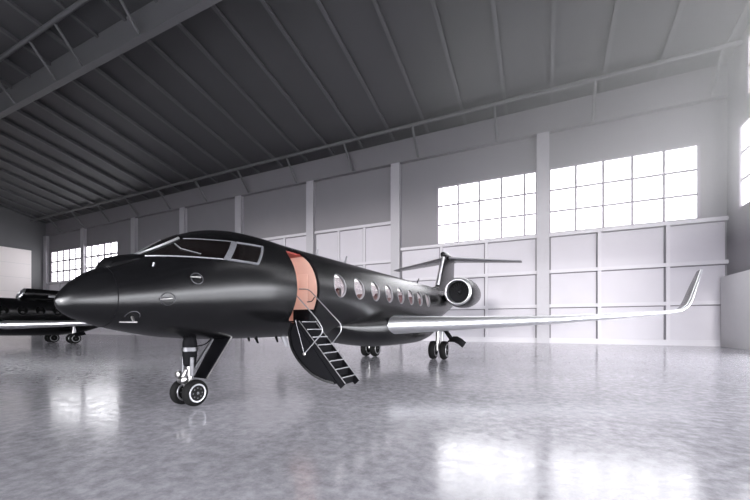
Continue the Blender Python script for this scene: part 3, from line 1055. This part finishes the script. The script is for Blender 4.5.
def build_door(root):
    st = group_part('airstair', root)
    ya, yb = 8.02, 9.02
    # curved outer skin of the lowered door
    arc = [(1.16, 1.98), (1.06, 1.65), (1.12, 1.32), (1.32, .98), (1.62, .69), (1.95, .48), (2.3, .36), (2.62, .31)]
    fx = pchip([k for k in range(8)], [p[0] for p in arc]); fz_ = pchip([k for k in range(8)], [p[1] for p in arc])
    pts = [(fx(k / 4), fz_(k / 4)) for k in range(29)]
    rings = []
    for i, (x, z) in enumerate(pts):
        a = Vector(pts[max(i - 1, 0)]); b = Vector(pts[min(i + 1, len(pts) - 1)])
        t = (b - a).normalized(); n = Vector((-t.y, t.x))
        if n.x < 0: n = -n
        q = Vector((x, z)) + n * .07
        rings.append([L((x, ya, z)), L((x, yb, z)), L((q.x, yb, q.y)), L((q.x, ya, q.y))])
    loft('door_skin', M['black'], rings, st, sharp=50)
    # side cheek between skin and steps
    top0, top1 = Vector((1.30, 1.98)), Vector((2.72, .30))
    for yy in (ya + .05, yb - .07):
        bm = bmesh.new()
        outer = [Vector(p) + Vector((.05, .02)) for p in pts[2:]]
        inner = [top0.lerp(top1, k / (len(outer) - 1)) for k in range(len(outer))]
        for dy in (0,):
            A = [bm.verts.new(L((p.x, yy, p.y))) for p in outer]; B = [bm.verts.new(L((p.x, yy, p.y))) for p in inner]
            C = [bm.verts.new(L((p.x, yy + .03, p.y))) for p in outer]; D = [bm.verts.new(L((p.x, yy + .03, p.y))) for p in inner]
            for k in range(len(A) - 1):
                for q in ((A, B), (C, D), (A, C), (B, D)):
                    try:
                        bm.faces.new((q[0][k], q[0][k + 1], q[1][k + 1], q[1][k]))
                    except ValueError:
                        pass
        link('side_cheek', finish(bm, 'side_cheek'), M['black2'], st)
    # steps: pitch line from the sill to the foot
    n = 8
    s0, s1 = Vector((1.26, 2.0)), Vector((2.68, .34))
    for k in range(n):
        p = s0.lerp(s1, k / (n - .35))
        tr = box('tread', M['black2'], (p.x - .06, p.x + .20, ya + .12 - Y0, yb - .16 - Y0, p.y - .05, p.y), st)
        box('riser', M['black2'], (p.x + .17, p.x + .19, ya + .12 - Y0, yb - .16 - Y0, p.y - .21, p.y - .05), st)
        box('nosing', M['grey_metal'], (p.x + .19, p.x + .225, ya + .12 - Y0, yb - .16 - Y0, p.y - .018, p.y + .004), st)
    for yy in (ya + .08, yb - .16):
        bm = bmesh.new()
        a, b = L((s0.x - .02, yy, s0.y)), L((s1.x + .12, yy, s1.y - .02))
        add_hexa(bm, [a + Vector((0, 0, -.2)), a + Vector((0, .04, -.2)), b + Vector((-.02, .04, -.12)), b + Vector((-.02, 0, -.12)),
                      a + Vector((.1, 0, .02)), a + Vector((.1, .04, .02)), b + Vector((.12, .04, .0)), b + Vector((.12, 0, .0))])
        link('stringer', finish(bm, 'stringer'), M['black2'], st)
        tube('stringer_edge', M['grey_metal'], [L((s0.x + .12, yy + .02, s0.y + .02)), L((s1.x + .24, yy + .02, s1.y))], .013, st, 6)

    # hand rails
    def at(u, v, y):
        r = (u - 375) / FPX; t = y / (r * SA + CA)
        return L(((r * CA - SA) * t - XC, y, CAMH + (HOR - v) / FPX * t))
    y1, y2 = ya + .06, yb - .1
    tube('handrail', M['grey_metal'], round_path([at(296, 295, y1), at(318, 320, y1), at(324, 331, y1), at(304.5, 354, y1)], .16), .017, st, 8)
    tube('rail_stay', M['grey_metal'], [at(295.5, 320, y1), at(304.5, 354, y1)], .013, st, 8)
    lathe('rail_pivot', M['chrome'], [(-.03, .03), (-.02, .05), (.02, .05), (.03, .03)], at(304.5, 354, y1), (0, 1, 0), st, 12)
    tube('handrail', M['grey_metal'], round_path([at(299, 289, y2), at(308.5, 289, y2), at(341, 324, y2), at(341.5, 331, y2), at(332.5, 343, y2)], .16), .017, st, 8)
    tube('grab_handle', M['dark_metal'], round_path([at(307, 302, y2 + .08), at(312, 301.5, y2 + .08), at(314.5, 297, y2 + .08)], .08), .015, st, 8)
    # vestibule behind the opening
    ve = group_part('vestibule', root)
    bm = bmesh.new()
    rings = []
    for y in (9.085, 9.11):
        rings.append([L(hull(y, 2 * math.pi * k / 48, -.12)) for k in range(48)])
    add_loft(bm, rings)
    link('aft_bulkhead', finish(bm, 'aft_bulkhead'), M['salmon'], ve)
    box('bulkhead_panel', M['salmon'], (.45, .95, 9.06 - Y0, 9.084 - Y0, 2.5, 3.5), ve, bevel=.01)
    box('vestibule_floor', M['black2'], (-1.0, 1.0, 7.8 - Y0, 9.08 - Y0, 1.96, 2.0), ve)
    box('vestibule_cabinet', M['black2'], (.55, 1.2, 8.86 - Y0, 9.05 - Y0, 2.0, 2.38), ve, bevel=.01)
    box('vestibule_ceiling', M['red'], (-.7, .78, 7.8 - Y0, 9.08 - Y0, 4.06, 4.1), ve)
    box('vestibule_lamp', M['lamp_warm'], (-.5, .1, 8.0 - Y0, 8.8 - Y0, 4.03, 4.055), ve)


def build_cabin(root):
    cb = group_part('cabin_interior', root)
    box('cabin_floor', M['leather'], (-.98, .98, 9.25 - Y0, 21.1 - Y0, 2.05, 2.1), cb)
    box('ceiling_lamp', M['lamp_white'], (-.6, .6, 9.6 - Y0, 20.8 - Y0, 3.98, 4.01), cb)
    for k in range(2, 8):
        y = 10.26 + 1.335 * k - Y0
        m = M['leather'] if k < 5 else M['wine']
        top = 3.2 if k < 5 else 3.45
        for sx in (-.68, .68):
            bm = bmesh.new()
            add_box(bm, sx - .27, sx + .27, y - .45, y + .25, 2.1, 2.6)
            add_box(bm, sx - .27, sx + .27, y + .15, y + .35, 2.4, top)
            add_box(bm, sx - .27 if sx < 0 else sx + .20, sx - .20 if sx < 0 else sx + .27, y - .45, y + .2, 2.5, top - .15)
            bmesh.ops.bevel(bm, geom=list(bm.edges), offset=.04, segments=2, affect='EDGES')
            link('cabin_seat', finish(bm, 'cabin_seat'), m, cb, smooth=True)


jet = build_jet(True)
jet.rotation_euler.z = YAW - TA
c, s = math.cos(YAW - TA), math.sin(YAW - TA)
jet.location = (XC * c - Y0 * s, XC * s + Y0 * c, 0)
tag(jet, 'matte black business jet with open door and lowered airstairs', 'airplane')

jet2 = build_jet(False)
jet2.location = (-45.9, Y0 + .75, 0)
tag(jet2, 'black business jet with closed door, parked behind the nose of the jet with stairs', 'airplane')
